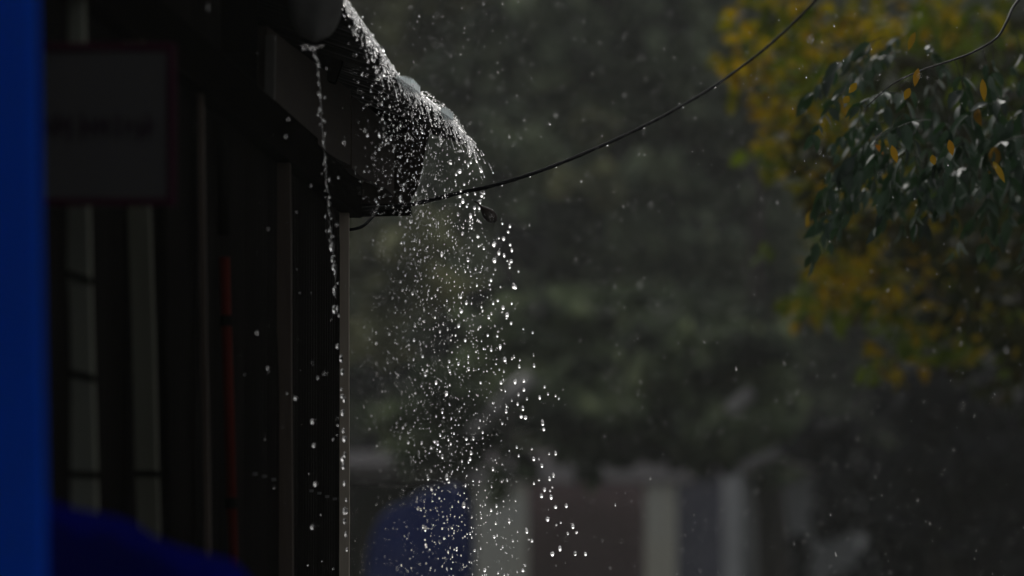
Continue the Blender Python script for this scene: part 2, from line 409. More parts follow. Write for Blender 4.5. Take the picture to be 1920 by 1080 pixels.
# ------------------------------------------------------------------ sign on the near part of the kiosk
sg = empty('sign', P(200, 382, 10.15), 'dim grey rectangular sign with a dark crimson frame beside the blue post', 'sign')
D = 10.15
def prect(px0, py0, px1, py1, d, th, mb):
    q = [P(px0, py1, d), P(px1, py1, d), P(px1, py0, d), P(px0, py0, d)]; f = Vector((0, th, 0))
    mb.hexa([q[0], q[1], q[1] + f, q[0] + f], [q[3], q[2], q[2] + f, q[3] + f])
m = MB(); prect(52, 94, 316, 372, D, .014, m); m.build('panel', M['signpanel'], sg)
m = MB()
prect(42, 80, 328, 95, D - .006, .03, m); prect(42, 371, 328, 384, D - .006, .03, m)
prect(42, 95, 55, 371, D - .006, .03, m); prect(314, 95, 328, 371, D - .006, .03, m)
m.build('frame', M['signframe'], sg, bevel=.002)
m = MB(); x = 66
r2 = random.Random(8)
while x < 284:                       # one unreadable line of narrow dark strokes
    wd = r2.choice((9, 12, 14, 16)); h0 = 214 + r2.uniform(-4, 10); h1 = 258 + r2.uniform(-6, 8)
    prect(x, h0, x + wd * .45, h1, D - .004, .004, m)
    if r2.random() < .7: prect(x + wd * .45, (h0 + h1) / 2 - 6, x + wd, (h0 + h1) / 2 + 6, D - .004, .004, m)
    x += wd + r2.choice((3, 4, 9))
m.build('lettering', M['signtext'], sg)

# ------------------------------------------------------------------ near blue post and tarpaulin
a = P(-6, 0, 7.9); c = P(12, 1080, 7.9)
bp_ = empty('post', (c.x, c.y, 0), 'thick bright blue painted post standing closest at the edge', 'post')
dv = (c - a) / (c.z - a.z); bot = a + dv * (-a.z); top = a + dv * (3.2 - a.z)
m = MB(); m.beam(bot, top, .108, .10); m.build('shaft', M['bluepaint'], bp_, bevel=.012)
m = MB(); m.box((bot.x, bot.y, .008), (.24, .24, .016)); m.build('base_plate', M['bluepaint'], bp_, bevel=.003)
m = MB(); rows = []; prof = [(-120, 912), (60, 922), (110, 942), (180, 968), (250, 992), (330, 1022), (440, 1068), (520, 1120)]
k = 60
for i in range(41):
    dd = lerp(8.06, 9.3, i / 40); row = []
    for j in range(k + 1):
        px = lerp(-120, 520, j / k)
        q = P(px, interp(prof, px), 8.7)
        z = q.z + .006 * math.sin(px * .031 + dd * 3) + .005 * math.sin(px * .07 - dd * 9)
        z -= .03 * abs(lerp(-1, 1, i / 40)) ** 3
        row.append((q.x + .004 * math.sin(dd * 11), dd, z))
    f1 = .012 * math.sin(dd * 19)
    row = [(row[0][0] - .05, dd, .03)] + row + [(row[-1][0] + .05 + f1, dd, .95), (row[-1][0] + .07 + f1 * 2, dd, .03)]
    rows.append(row)
rows = [[(p[0], p[1] - .04, .03) for p in rows[0]]] + rows + [[(p[0], p[1] + .04, .03) for p in rows[-1]]]
m.grid(rows)
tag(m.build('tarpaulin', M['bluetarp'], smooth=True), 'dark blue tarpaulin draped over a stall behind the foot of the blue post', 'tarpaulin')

# ------------------------------------------------------------------ cable, its loop and the dead leaf
CP = [(600, 394, 15.66), (690, 391, 15.6), (767, 384, 15.55), (860, 362, 15.5), (920, 349, 15.5), (1000, 325, 15.6), (1080, 294, 15.8), (1200, 240, 16.2),
      (1300, 186, 16.6), (1370, 140, 16.9), (1450, 78, 17.2), (1530, 0, 17.5), (1640, -120, 17.9), (1800, -320, 18.5)]
cpath = smoothpath([P(*p) for p in CP], 14)
rc = random.Random(4)
rad = []
for i, p in enumerate(cpath):
    t = i / len(cpath); rad.append(lerp(.0066, .0040, min(1, t * 1.25)) * rc.uniform(.86, 1.12))
m = MB(); m.tube(cpath, rad, 10)
tag(m.build('cable', M['rubber'], smooth=True), 'long black wet cable sagging from the kiosk up past the yellow leaves', 'cable')
lp = smoothpath([P(*p) for p in [(606, 404, 15.5), (618, 420, 15.45), (638, 428, 15.42), (660, 430, 15.42), (680, 424, 15.44), (694, 412, 15.48), (706, 398, 15.55)]], 8)
m = MB(); m.tube(lp, .0045, 10)
tag(m.build('cable', M['rubber'], smooth=True), 'short loop of black cable hanging below the kiosk beam', 'cable')
m = MB(); ctr = P(916, 402, 15.35); rows = []
ax = (P(934, 418, 15.6) - P(897, 380, 15.6)).normalized()
sx = Vector((ax.z, 0, -ax.x)) * -1; sy = Vector((0, 1, 0))
for i in range(15):
    t = i / 14; s_ = lerp(-.030, .028, t)
    hw = .0195 * math.sin(math.pi * min(1, t * .93 + .04)) ** .75 * (0.55 + .62 * t)
    row = []
    for j in range(13):
        u = j / 12 * 2 - 1; an = u * 2.3
        row.append(ctr + ax * s_ + sx * (hw * math.sin(an) * .95) + sy * (-.015 * math.cos(an) + .003 * math.sin(7 * t)))
    rows.append(row)
m.grid(rows); m.tube([ctr + ax * -.030, ctr + ax * -.042 + sx * .001, ctr + ax * -.052 + sx * -.002], [.0028, .0022, .0018], 6)
tag(m.build('dead_leaf', M['deadleaf'], smooth=True, solid=.0012), 'curled dark brown dead leaf falling with the water just below the cable', 'leaf')
def leafshape(mb, base, dirv, nrm, L, W, fold=.25, curl=.15):
    dirv = dirv.normalized(); side = dirv.cross(nrm).normalized(); nn = side.cross(dirv).normalized()
    vs = []
    for t, wf in ((0, 0.06), (.2, .72), (.45, 1), (.72, .74), (1, .03)):
        c_ = base + dirv * (L * t) - nn * (curl * L * t * t)
        h = W / 2 * wf
        vs += [c_ - side * h + nn * (fold * h), c_, c_ + side * h + nn * (fold * h)]
    fs = []
    for i in range(4):
        fs += [(i * 3, i * 3 + 1, i * 3 + 4, i * 3 + 3), (i * 3 + 1, i * 3 + 2, i * 3 + 5, i * 3 + 4)]
    mb.add(vs, fs)
m = MB(); leafshape(m, P(763, 155, 14.93), P(778, 172, 14.93) - P(763, 155, 14.93), Vector((0, -1, .2)), .028, .016)
tag(m.build('fallen_leaf', M['yellowleaf'], smooth=True, solid=.0008), 'small orange leaf stuck on the wet roof edge', 'leaf')

# ------------------------------------------------------------------ water
def ico(level):
    import bmesh
    bm = bmesh.new(); bmesh.ops.create_icosphere(bm, subdivisions=level, radius=1)
    v = [x.co.copy() for x in bm.verts]; f = [tuple(q.index for q in x.verts) for x in bm.faces]
    bm.free(); return v, f
I1, I2, I3 = ico(1), ico(2), ico(3)
def blob(mb, c, r, vel, st, rng, base=I2):
    d = vel.normalized(); q = d.to_track_quat('Z', 'Y').to_matrix()
    sq = rng.uniform(.8, 1.2); ph = rng.uniform(0, 6.28); am = rng.uniform(.03, .16)
    vs = []
    for v in base[0]:
        k = 1 + am * math.sin(3 * v.z + ph) + am * .6 * math.sin(2 * math.atan2(v.y, v.x) + ph)
        vs.append(Vector(c) + q @ Vector((v.x * r * sq * k, v.y * r / sq * k, v.z * r * st)))
    mb.add(vs, base[1])
rw = random.Random(21)
G = 9.81
drops = []       # (pos, r, vel, stretch, family)
Y0 = EV[2][0] - .02
nrib = int((YE - Y0) / .038)
for i in range(nrib + 1):
    y = lerp(Y0, YE, i / nrib)
    u = i / nrib
    e = eave(y)
    flow = .55 + .75 * math.exp(-((u - .36) / .30) ** 2)
    if u > .6: flow *= lerp(1, .42, (u - .6) / .4)
    if u < .3: flow *= .70 + 1.0 * u
    base_v = lerp(.22, .36, u ** .8)
    npulse = int(88 * flow)
    for k in range(npulse):
        # denser close to the edge, then the stream thins out on its way down
        t = .60 * rw.random() ** 1.12
        v = base_v * rw.uniform(.70, 1.22) + rw.gauss(0, .035)
        vy = rw.gauss(0, .06)
        z0 = rw.uniform(-.012, .004)
        vz0 = -.62 + rw.gauss(0, .12)
        pos = Vector((e.x + .012 - .018 * max(0, u - .5) + v * t + rw.gauss(0, .006), y + vy * t + rw.gauss(0, .012), e.z + z0 + vz0 * t - G * t * t / 2))
        vel = Vector((v, vy, vz0 - G * t - .02))
        r = min(.0047, .00112 * math.exp(rw.gauss(0, .48)) * lerp(.86, 1.2, u))
        if t < .16 and rw.random() < .42: continue
        drops.append((pos, r, vel, rw.uniform(1.0, 1.9) if t > .1 else rw.uniform(1.1, 2.8), 'curtain'))
# strands: short ligaments still attached near the edge
strands = MB()
for i in range(240):
    u = rw.random() * .92; y = lerp(Y0, YE, u); e = eave(y); v = lerp(.2, .6, u) * rw.uniform(.8, 1.2)
    t0 = .13 * rw.random() ** 1.5; dt = rw.uniform(.006, .022); pts = []; rr = []
    for k in range(7):
        t = t0 + dt * k / 6
        pts.append(Vector((e.x + .012 + v * t, y, e.z - .004 - .35 * t * .6 - G * t * t / 2)))
        rr.append(rw.uniform(.0005, .0012) * (1.5 if k == 6 else 1))
    if (pts[-1] - pts[0]).length > .004: strands.tube(pts, rr, 6)
# the film of water rolling over the edge of the sheet
film = MB(); rows = []; rf = random.Random(64); nf = 1500
ph = [(rf.uniform(30, 420), rf.uniform(-260, 260), rf.uniform(0, 6.28), rf.uniform(.3, 1)) for _ in range(26)]
for i in range(nf + 1):
    y = lerp(Y0 - .25, YE, i / nf); e = eave(y); row = []
    ln = .022 + .010 * math.sin(y * 37) + .008 * math.sin(y * 91 + 1) + .006 * math.sin(y * 173)
    ln = max(.006, ln)
    wv = math.sin(2 * math.pi * y / .076) * .009
    for k in range(22):
        t = k / 21; q = -.03 + t * (.03 + ln + .016)
        h = sum(a_ * math.sin(fy * y + fq * q * 2.2 + p_) for fy, fq, p_, a_ in ph) * .00042
        if q < .012: p = Vector((e.x + q, y, e.z + wv * (1 - max(0, q) / .012) - q * .34 + .006 + h))
        else:
            a_ = q - .012; p = Vector((e.x + .012 + a_ * .35 + h, y, e.z + .002 - a_ - a_ * a_ * 6))
        row.append(p)
    rows.append(row)
film.grid(rows)
tag(film.build('water_film', M['water'], smooth=True, solid=.0016), 'rippling sheet of water rolling over the dark roof edge', 'water')
# the outermost string of drops
OUT = [(872, 280), (890, 330), (903, 372), (932, 422), (946, 455), (960, 490), (972, 530), (968, 580), (985, 640), (996, 700), (1003, 745), (1022, 790),
       (1040, 860), (1052, 905), (1062, 950), (1074, 1000), (1085, 1060)]
for j in range(3):
    for i in range(len(OUT) - 1):
        a, c = OUT[i], OUT[i + 1]
        for k in range(rw.choice((2, 3, 4)) if j < 2 else 2):
            t = rw.random(); off = rw.gauss(0, 4 + .02 * a[1]) - (0, 12 + .02 * a[1], 26 + .04 * a[1])[j]
            pos = P(lerp(a[0], c[0], t) + off, lerp(a[1], c[1], t) + rw.gauss(0, 4), 16.0 + rw.gauss(0, .12))
            drops.append((pos, rw.uniform(.0020, .0052), Vector((.5, 0, -1.2 - a[1] * .004)), rw.uniform(1, 1.8), 'string'))
# loose drops in front of the dark wall
for i in range(70):
    px = 330 + 320 * rw.random() ** .6; py = rw.uniform(60, 1075); d = rw.uniform(12.6, 14.6)
    drops.append((P(px, py, d), rw.uniform(.0009, .0026), Vector((.1, 0, -3)), rw.uniform(1, 1.7), 'wall'))
# hand-placed larger drops seen against the dark wall panel
for px, py, r in ((587, 790, .0048), (589, 835, .0046), (592, 908, .0048), (586, 988, .0048), (555, 747, .004), (450, 590, .005), (480, 475, .004), (503, 690, .0035)):
    drops.append((P(px, py, 13.3), r, Vector((.02, 0, -3)), 1.25, 'wall'))
# trickle from the flap: a beaded thread that turns into drops
TR = [(588, 88), (594, 120), (599, 160), (602, 200), (606, 250), (610, 300), (613, 345), (617, 395), (621, 440), (626, 495), (630, 560), (633, 620), (640, 700), (643, 760),
      (647, 840), (649, 900), (650, 970), (652, 1060)]
trm = MB(); tp = [P(p[0], p[1], 12.85 + .0028 * p[1]) for p in TR[:11]]
sp = smoothpath(tp, 12); rr = []
for i, p in enumerate(sp):
    t = i / len(sp); rr.append((.0010 + .0018 * max(0, math.sin(i * .9 + 2 * math.sin(i * .31))) ** 2) * rw.uniform(.7, 1.25) * (1 - .35 * t))
for i in range(len(sp)): sp[i] = sp[i] + Vector((rw.gauss(0, .0016), rw.gauss(0, .0016), 0))
trm.tube(sp, rr, 8)
flapdrops = []
for i in range(14):
    flapdrops.append(( P(rw.uniform(568, 606), 87 + rw.uniform(-3, 7), 13.0 + rw.uniform(-.05, .25)), rw.uniform(.0010, .0022), Vector((1, 0, .1)), rw.uniform(1, 2.2)))
for i in range(60):
    p = sp[int(rw.random() ** .7 * (len(sp) - 1))]; blob(trm, p + Vector((rw.gauss(0, .004), rw.gauss(0, .01), 0)), rw.uniform(.0012, .0034), Vector((.05, 0, -1)), rw.uniform(1, 1.9), rw, I1)
tag(trm.build('water_trickle', M['water'], smooth=True), 'thin beaded trickle running down from the rounded roof flap past the fascia', 'water trickle')
for i in range(8, len(TR) - 1):
    for k in range(rw.choice((2, 3, 3, 4))):
        t = rw.random(); a, c = TR[i], TR[i + 1]
        drops.append((P(lerp(a[0], c[0], t) + rw.gauss(0, 2.5), lerp(a[1], c[1], t), 13.9 + rw.gauss(0, .1)), rw.uniform(.0026, .0056), Vector((.1, 0, -3)), rw.uniform(1.2, 2.4), 'trickle'))
def pixof(p):
    v = p - CAM; d = v.dot(FWD); return 960 + v.x / (S * d), 540 - v.dot(UP) / (S * d), d
# keep what the frame can see and rank by size
vis = []
for dr in drops:
    px, py, d = pixof(dr[0])
    if -40 < px < 1960 and -60 < py < 1140: vis.append((dr[1] * dr[3] ** .5 / d, px, py, dr))
vis.sort(key=lambda q: -q[0])
LAB = {
 'edge': ('glinting water drop falling between the roof edge and the sagging cable', 'drops between the roof edge and the cable'),
 'mid': ('bright water drop of the curtain falling below the cable before dark trees', 'drops of the curtain below the cable'),
 'low': ('water drop low in the curtain near the blue cover and cream column', 'drops at the foot of the curtain'),
 'string': ('fat water drop in the outermost string trailing off the roof corner', 'outermost string of drops'),
 'wall': ('loose water drop in front of the dark ribbed kiosk wall', 'loose drops in front of the kiosk wall'),
 'trickle': ('elongated water drop below the thin trickle beside the pale corner post', 'drops under the trickle'),
}
spray = MB(); nind = 0; protos = {}
for i, (sz, px, py, (pos, r, vel, st, fam)) in enumerate(vis):
    if nind < 300:
        nind += 1
        key = fam if fam != 'curtain' else ('edge' if py < 372 else 'mid' if py < 800 else 'low')
        k = (nind % 7)
        if k not in protos:
            mm = MB(); blob(mm, (0, 0, 0), 1.0, Vector((0, 0, 1)), 1.0, random.Random(100 + k), I3)
            o = mm.build('water_drop', M['water'], smooth=True); protos[k] = o.data
        else:
            o = bpy.data.objects.new('water_drop', protos[k]); col.objects.link(o)
        o.location = pos; o.scale = (r, r, r * st)
        o.rotation_euler = vel.to_track_quat('Z', 'Y').to_euler()
        lab, grp = LAB[key]
        tag(o, lab, 'water drop', grp)
    else:
        blob(spray, pos, r, vel, st, rw, I2 if r > .0022 else I1)
for q in flapdrops: blob(spray, *q, rw, I1)
o0 = len(spray.v); spray.v += strands.v
for f in strands.f: spray.f.append(tuple(x + o0 for x in f)); spray.mi.append(0)
# splash bouncing on the rough roof edge
for i in range(650):
    u = rw.random() ** .75; px = lerp(768, 884, u)
    yb = interp([(768, 172), (800, 192), (840, 226), (862, 250), (876, 272), (884, 292)], px)
    h = rw.random() ** 1.4 * interp([(768, 8), (800, 24), (830, 27), (860, 28), (884, 16)], px)
    blob(spray, P(px + rw.gauss(0, 2), yb - h + 3, lerp(14.95, 16.25, u) + rw.gauss(0, .03)), rw.uniform(.0006, .0015), Vector((rw.gauss(0, 1), rw.gauss(0, .4), rw.gauss(.3, 1))), rw.uniform(1, 2), rw, I1)
# wet beads lying along the dark part of the edge
for i in range(140):
    y = lerp(Y0, YE - .5, rw.random()); e = eave(y); tt = rw.random() ** 1.3
    blob(spray, e + Vector((.006 + rw.gauss(0, .004), 0, .004 - tt * .05)), rw.uniform(.0010, .0024), Vector((1, rw.gauss(0, .4), -.7)), rw.uniform(1, 2.6), rw, I1)
tag(spray.build('water_spray', M['water'], smooth=True), 'fine spray of countless small drops pouring off the roof edge', 'spray', kind='stuff')
# drops hanging under the cable
for i, fpos in enumerate((.30, .335, .38, .43, .50, .545, .60, .66)):
    p = cpath[int(fpos * (len(cpath) - 1))]
    mm = MB(); blob(mm, (0, 0, 0), 1, Vector((0, 0, 1)), 1.0, random.Random(50 + i), I2)
    o = mm.build('hanging_drop', M['water'], smooth=True); o.location = p + Vector((0, -.002, -.0062)); o.scale = (.0016, .0016, .0022)
    tag(o, 'tiny clear drop hanging under the long sagging cable', 'hanging drop', 'drops hanging under the cable')
# rain
rain = MB(); rr_ = random.Random(77)
for i in range(4600):
    d = rr_.uniform(11, 30); px = rr_.uniform(-60, 1980) if rr_.random() < .75 else rr_.uniform(640, 1000); py = rr_.uniform(-60, 1140)
    if px < 660 and rr_.random() < .9: continue
    blob(rain, P(px, py, d), rr_.uniform(.00035, .00085) * (1.8 if rr_.random() < .05 else 1), Vector((.14 + rr_.gauss(0, .10), 0, -1)), rr_.uniform(2.0, 6.0), rr_, I1)
tag(rain.build('rain', M['water'], smooth=True), 'fine falling rain', 'rain', kind='stuff')

# ------------------------------------------------------------------ near tree with wet green compound leaves (trunk beyond the frame)
def unit(rng): 
    while True:
        v = Vector((rng.uniform(-1, 1), rng.uniform(-1, 1), rng.uniform(-1, 1)))
        if .05 < v.length < 1: return v.normalized()
rt = random.Random(11)
nt_ = empty('leafy_tree', (2.9, 16.8, 0), 'tree with glossy wet dark green feathery leaves reaching in at the upper corner', 'tree')
m = MB(); m.tube(smoothpath([(2.9, 16.8, 0), (2.88, 16.8, 1.5), (2.95, 16.85, 3.2), (3.05, 16.9, 5.2), (3.0, 16.9, 7.5)], 5), [lerp(.15, .05, i / 20) for i in range(21)], 12)
m.build('trunk', M['bark'], nt_, smooth=True)
BR = [P(*p) for p in [(1985, -70, 16.3), (1910, 0, 16.05), (1888, 40, 15.95), (1868, 72, 15.9), (1820, 100, 15.85), (1770, 118, 15.8), (1720, 135, 15.75), (1670, 160, 15.7), (1625, 200, 15.65)]]
m = MB(); pts = smoothpath([Vector((2.98, 16.85, 4.3)), Vector((2.2, 16.6, 3.75))] + BR, 5)
m.tube(pts, [lerp(.0085, .0015, (i / (len(pts) - 1)) ** .45) for i in range(len(pts))], 8)
m.build('limb', M['darktwig'], nt_, smooth=True)
twigs = MB(); leaves = MB(); yel = MB()
def compound(base, dirv, L, nl, ll, droop, rng, mb):
    dirv = dirv.normalized(); pts = []
    for i in range(8):
        t = i / 7
        pts.append(base + dirv * (L * t) + Vector((0, 0, -droop * L * t * t)))
    twigs.tube(pts, [lerp(.0016, .0007, i / 7) for i in range(8)], 5)
    for k in range(nl):
        t = .18 + .82 * k / (nl - 1); i = min(6, int(t * 7)); p = pts[i].lerp(pts[i + 1], t * 7 - i)
        tan = (pts[i + 1] - pts[i]).normalized()
        sd_ = tan.cross(Vector((rng.gauss(0, .15), -.25, 1))).normalized()
        for s_ in (-1, 1):
            if k == nl - 1 and s_ == 1: dl = tan
            else: dl = sd_ * s_ * rng.uniform(.6, 1.0) + tan * rng.uniform(.35, .65) + Vector((0, rng.gauss(0, .3), -rng.uniform(.0, 1.0)))
            nr = Vector((rng.gauss(0, .6), -.3 + rng.gauss(0, .6), 1))
            f = ll * rng.uniform(.5, 1.25) * (1 - .3 * abs(t - .55))
            tgt = yel if rng.random() < .014 else mb
            leafshape(tgt, p, dl, nr, f, f * rng.uniform(.34, .50), rng.uniform(.1, .6), rng.uniform(.05, .6))
sites = [(1640, 78, -60, 100), (1655, 70, -95, 60), (1625, 195, -40, 110), (1640, 185, -80, 120), (1668, 160, -50, 130), (1700, 62, -60, 60), (1712, 140, -30, 140), (1700, 150, -70, 100),
         (1735, 75, 25, 60), (1740, 130, 10, 150), (1765, 118, -25, 150), (1790, 112, 35, 130), (1810, 104, -15, 160), (1840, 90, 40, 150), (1860, 80, 10, 170), (1880, 95, 60, 120), (1905, 60, 40, 170),
         (1780, 220, -10, 120), (1830, 230, 20, 130), (1880, 210, 10, 150), (1720, 240, -50, 110), (1900, 270, 30, 110), (1650, 260, -50, 80), (1760, 300, -30, 90), (1850, 310, 0, 90), (1600, 150, -55, 80),
         (1700, 290, -40, 90), (1930, 150, 20, 170), (1950, 250, -20, 130), (1690, 95, -60, 40)]
for i in range(34):
    px = 1590 + 370 * rt.random() ** .75; py = lerp(110, 350, rt.random())
    if py < 230 - .25 * (px - 1590): py += 60
    sites.append((px, py, rt.uniform(-110, 30), rt.uniform(20, 120)))
for px, py, dx, dy in sites:
    d = rt.uniform(16.8, 19.4); b0 = P(px, py, d); tgt = P(px + dx, py + dy, d + rt.uniform(-.1, .1))
    compound(b0, tgt - b0 + Vector((0, 0, .05)), max(.14, (tgt - b0).length * rt.uniform(1.0, 1.3)), rt.randint(6, 9), rt.uniform(.055, .085), rt.uniform(.2, .6), rt, leaves)
for i in range(110):                      # the rest of the crown, above and right of the picture
    b0 = Vector((rt.uniform(1.5, 4.6), rt.uniform(14.6, 19), rt.uniform(3.2, 7.2)))
    if pixof(b0)[0] < 1940 and pixof(b0)[1] > -140: continue
    compound(b0, Vector((rt.gauss(0, 1), rt.gauss(0, 1), -.3)), rt.uniform(.25, .4), 8, rt.uniform(.07, .10), .4, rt, leaves)
for px, py, dx, dy in ((1672, 272, 10, 34), (1780, 262, 6, 30), (1862, 302, 24, 40), (1842, 148, 4, 42), (1722, 128, -8, 34), (1706, 165, -10, 22), (1606, 155, -14, 20), (1592, 180, -10, 14), (1716, 60, -14, 34), (1748, 290, 4, 20)):
    a = P(px, py, 15.5); c = P(px + dx, py + dy, 15.5); leafshape(yel, a, c - a, Vector((rt.gauss(0, .3), -1, .4)), (c - a).length, .020, .2, .1)
leaves.cur = 1; leaves.add(twigs.v, twigs.f)
leaves.build('foliage', [M['leafnear'], M['darktwig']], nt_, smooth=True)
o = yel.build('yellow_leaves', M['leafyel'], nt_, smooth=True); o['label'] = 'scattered yellow and orange leaflets'

# ------------------------------------------------------------------ autumn tree behind it
ra = random.Random(5)
at = empty('autumn_tree', (4.65, 31, 0), 'out of focus tree with yellow, orange and olive leaves behind the green spray', 'tree')
m = MB(); m.tube(smoothpath([(4.65, 31, 0), (4.6, 31, 2), (4.75, 31.1, 4), (4.65, 31.2, 7), (4.75, 31.2, 10)], 5), [lerp(.2, .05, i / 20) for i in range(21)], 12)
m.build('trunk', M['bark'], at, smooth=True)
for pts in ([(4.65, 31, 4), P(1900, 560, 31), P(1780, 570, 30.6), P(1640, 535, 30.4), P(1530, 560, 30.2)],
            [(4.7, 31.1, 4.8), P(1920, 180, 31), P(1700, 110, 30.6), P(1520, 90, 30.2), P(1380, 120, 30)],
            [(4.65, 31.1, 4.5), P(1900, 380, 31.2), P(1720, 360, 31.2), P(1580, 330, 31)]):
    m = MB(); q = smoothpath(pts, 6); m.tube(q, [lerp(.022, .004, i / (len(q) - 1)) for i in range(len(q))], 8); m.build('limb', M['bark'], at, smooth=True)
aut, grn, drk = MB(), MB(), MB()
def cluster(mb, px, py, rx, ry, n, d0, d1, L=.098, rng=ra):
    for i in range(n):
        a = rng.uniform(0, 6.283); r = math.sqrt(rng.random())
        p = P(px + math.cos(a) * r * rx, py + math.sin(a) * r * ry, rng.uniform(d0, d1))
        dl = Vector((rng.gauss(-.2, .8), rng.gauss(0, .6), rng.gauss(-.6, .6)))
        l_ = L * rng.uniform(.7, 1.3)
        leafshape(mb, p, dl, unit(rng) + Vector((0, -.6, .5)), l_, l_ * .55, .2, .2)
for q in [(1450, 30, 90, 50, 55), (1395, 105, 50, 32, 30), (1365, 130, 18, 26, 6), (1480, 130, 80, 60, 60), (1440, 190, 45, 40, 22), (1560, 50, 110, 60, 80), (1680, 30, 120, 50, 80),
          (1830, 40, 110, 55, 60), (1500, 240, 65, 50, 45), (1560, 300, 55, 60, 36), (1600, 390, 60, 50, 34), (1545, 370, 30, 30, 10), (1570, 500, 60, 26, 34), (1630, 520, 70, 40, 62), (1560, 555, 50, 25, 30),
          (1660, 565, 60, 28, 34), (1720, 590, 60, 34, 34), (1800, 600, 70, 40, 34), (1880, 620, 60, 50, 30), (1810, 650, 60, 30, 20), (1410, 70, 25, 25, 6), (1510, 448, 12, 10, 3), (1375, 180, 8, 24, 4),
          (1465, 255, 50, 45, 34), (1515, 330, 40, 50, 26), (1560, 400, 40, 40, 18), (1590, 470, 50, 24, 14), (1440, 310, 20, 20, 4), (1640, 330, 60, 60, 26), (1700, 400, 80, 50, 30), (1620, 250, 50, 60, 20), (1530, 190, 60, 60, 26), (1760, 500, 90, 40, 24), (1500, 575, 40, 26, 22), (1690, 680, 60, 30, 14), (1870, 520, 60, 60, 18), (1600, 440, 60, 30, 16),
          (1650, 440, 90, 40, 14), (1800, 480, 120, 50, 18), (1850, 400, 90, 60, 14), (1640, 660, 40, 30, 6)]:
    cluster(aut, *q, 29, 31.6)
for q in [(1430, 290, 40, 20, 8), (1440, 290, 22, 20, 6), (1440, 468, 12, 12, 3), (1510, 560, 40, 25, 20), (1540, 130, 70, 80, 26), (1760, 60, 70, 30, 36), (1720, 50, 50, 40, 20), (1600, 590, 60, 30, 20), (1700, 620, 60, 40, 18),
          (1640, 680, 30, 30, 8), (1590, 370, 70, 60, 24), (1480, 160, 50, 40, 14), (1920, 640, 50, 60, 20), (1660, 280, 80, 70, 26), (1800, 400, 110, 90, 14), (1600, 180, 100, 90, 40), (1850, 150, 80, 110, 40), (1750, 620, 100, 50, 30), (1560, 420, 40, 60, 14)]:
    cluster(grn, *q, 29, 32)
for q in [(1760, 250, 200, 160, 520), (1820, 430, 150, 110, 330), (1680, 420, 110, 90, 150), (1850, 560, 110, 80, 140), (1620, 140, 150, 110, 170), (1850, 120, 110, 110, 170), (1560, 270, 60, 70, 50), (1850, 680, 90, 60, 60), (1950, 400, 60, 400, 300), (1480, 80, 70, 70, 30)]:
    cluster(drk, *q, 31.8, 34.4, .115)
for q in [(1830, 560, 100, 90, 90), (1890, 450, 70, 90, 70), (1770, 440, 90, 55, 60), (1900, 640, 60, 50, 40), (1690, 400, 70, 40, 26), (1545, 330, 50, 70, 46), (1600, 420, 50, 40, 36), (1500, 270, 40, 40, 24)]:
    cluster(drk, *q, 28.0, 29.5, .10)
for i in range(1500):                     # crown beyond the frame
    p = Vector((5.0, 31.5, 7.4)) + Vector((ra.gauss(0, 1.5), ra.gauss(0, 1.4), ra.gauss(0, 1.5)))
    px, py, d = pixof(p)
    if px < 1950 and py > -30: continue
    leafshape(aut if ra.random() < .5 else drk, p, Vector((ra.gauss(0, .8), ra.gauss(0, .8), -.6)), unit(ra), .11, .06, .2, .2)
aut.build('foliage', M['leafaut'], at, smooth=True)['label'] = 'yellow and orange outer leaves'
grn.build('foliage', M['leafgrn'], at, smooth=True)['label'] = 'olive green outer leaves'
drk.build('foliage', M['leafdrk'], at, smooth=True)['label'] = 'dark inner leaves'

# ------------------------------------------------------------------ far building with pale columns
B = 70.0
bd = empty('building', (3.0, 72, 0), 'pale low building with cream columns and grey lintel seen blurred under the trees', 'building')
def slab(name, px0, px1, z0, pytop, d, th, mt, label=None, pybot=None):
    a = P(px0, pytop, d); c = P(px1, pytop, d)
    zb = z0 if pybot is None else P(px0, pybot, d).z
    m = MB(); m.box(((a.x + c.x) / 2, a.y + th / 2, (a.z + zb) / 2), (c.x - a.x, th, a.z - zb))
    o = m.build(name, mt, bd, bevel=.02)
    if label: o['label'] = label
    return o
slab('column', 892, 990, 0, 897, 69.6, .6, M['plaster'], 'broad cream column beside the blue cover')
slab('column', 1210, 1268, 0, 893, 69.6, .5, M['plaster'], 'narrower cream column')
slab('lintel', 880, 1300, 0, 866, 69.5, .8, M['lintel'], None, 904)
slab('wall', 985, 1212, 0, 890, 70.8, .3, M['brownwall'], 'brown wall between the cream columns')
slab('wall', 1262, 1360, 0, 886, 71.2, .3, M['bluewall'], 'bluish grey wall')
slab('wall', 1388, 1680, 0, 890, 71.3, .3, M['greywall'], 'grey wall')
slab('wall', 640, 893, 0, 900, 72, .3, M['darkwood'], 'dark wall')
slab('post', 1356, 1391, 0, 884, 69.4, .25, M['whitepost'])
slab('post', 1612, 1646, 0, 1008, 69.0, .25, M['whitepost'])
m = MB(); q0 = P(640, 870, 71); q1 = P(1700, 870, 71)
m.box(((q0.x + q1.x) / 2, 74.5, q0.z + .06), (q1.x - q0.x, 7.5, .18)); m.build('roof', M['lintel'], bd)
m = MB(); m.box(((q0.x + q1.x) / 2, 78, q0.z / 2 - .05), (q1.x - q0.x, .3, q0.z - .1)); m.build('wall', M['greywall'], bd)

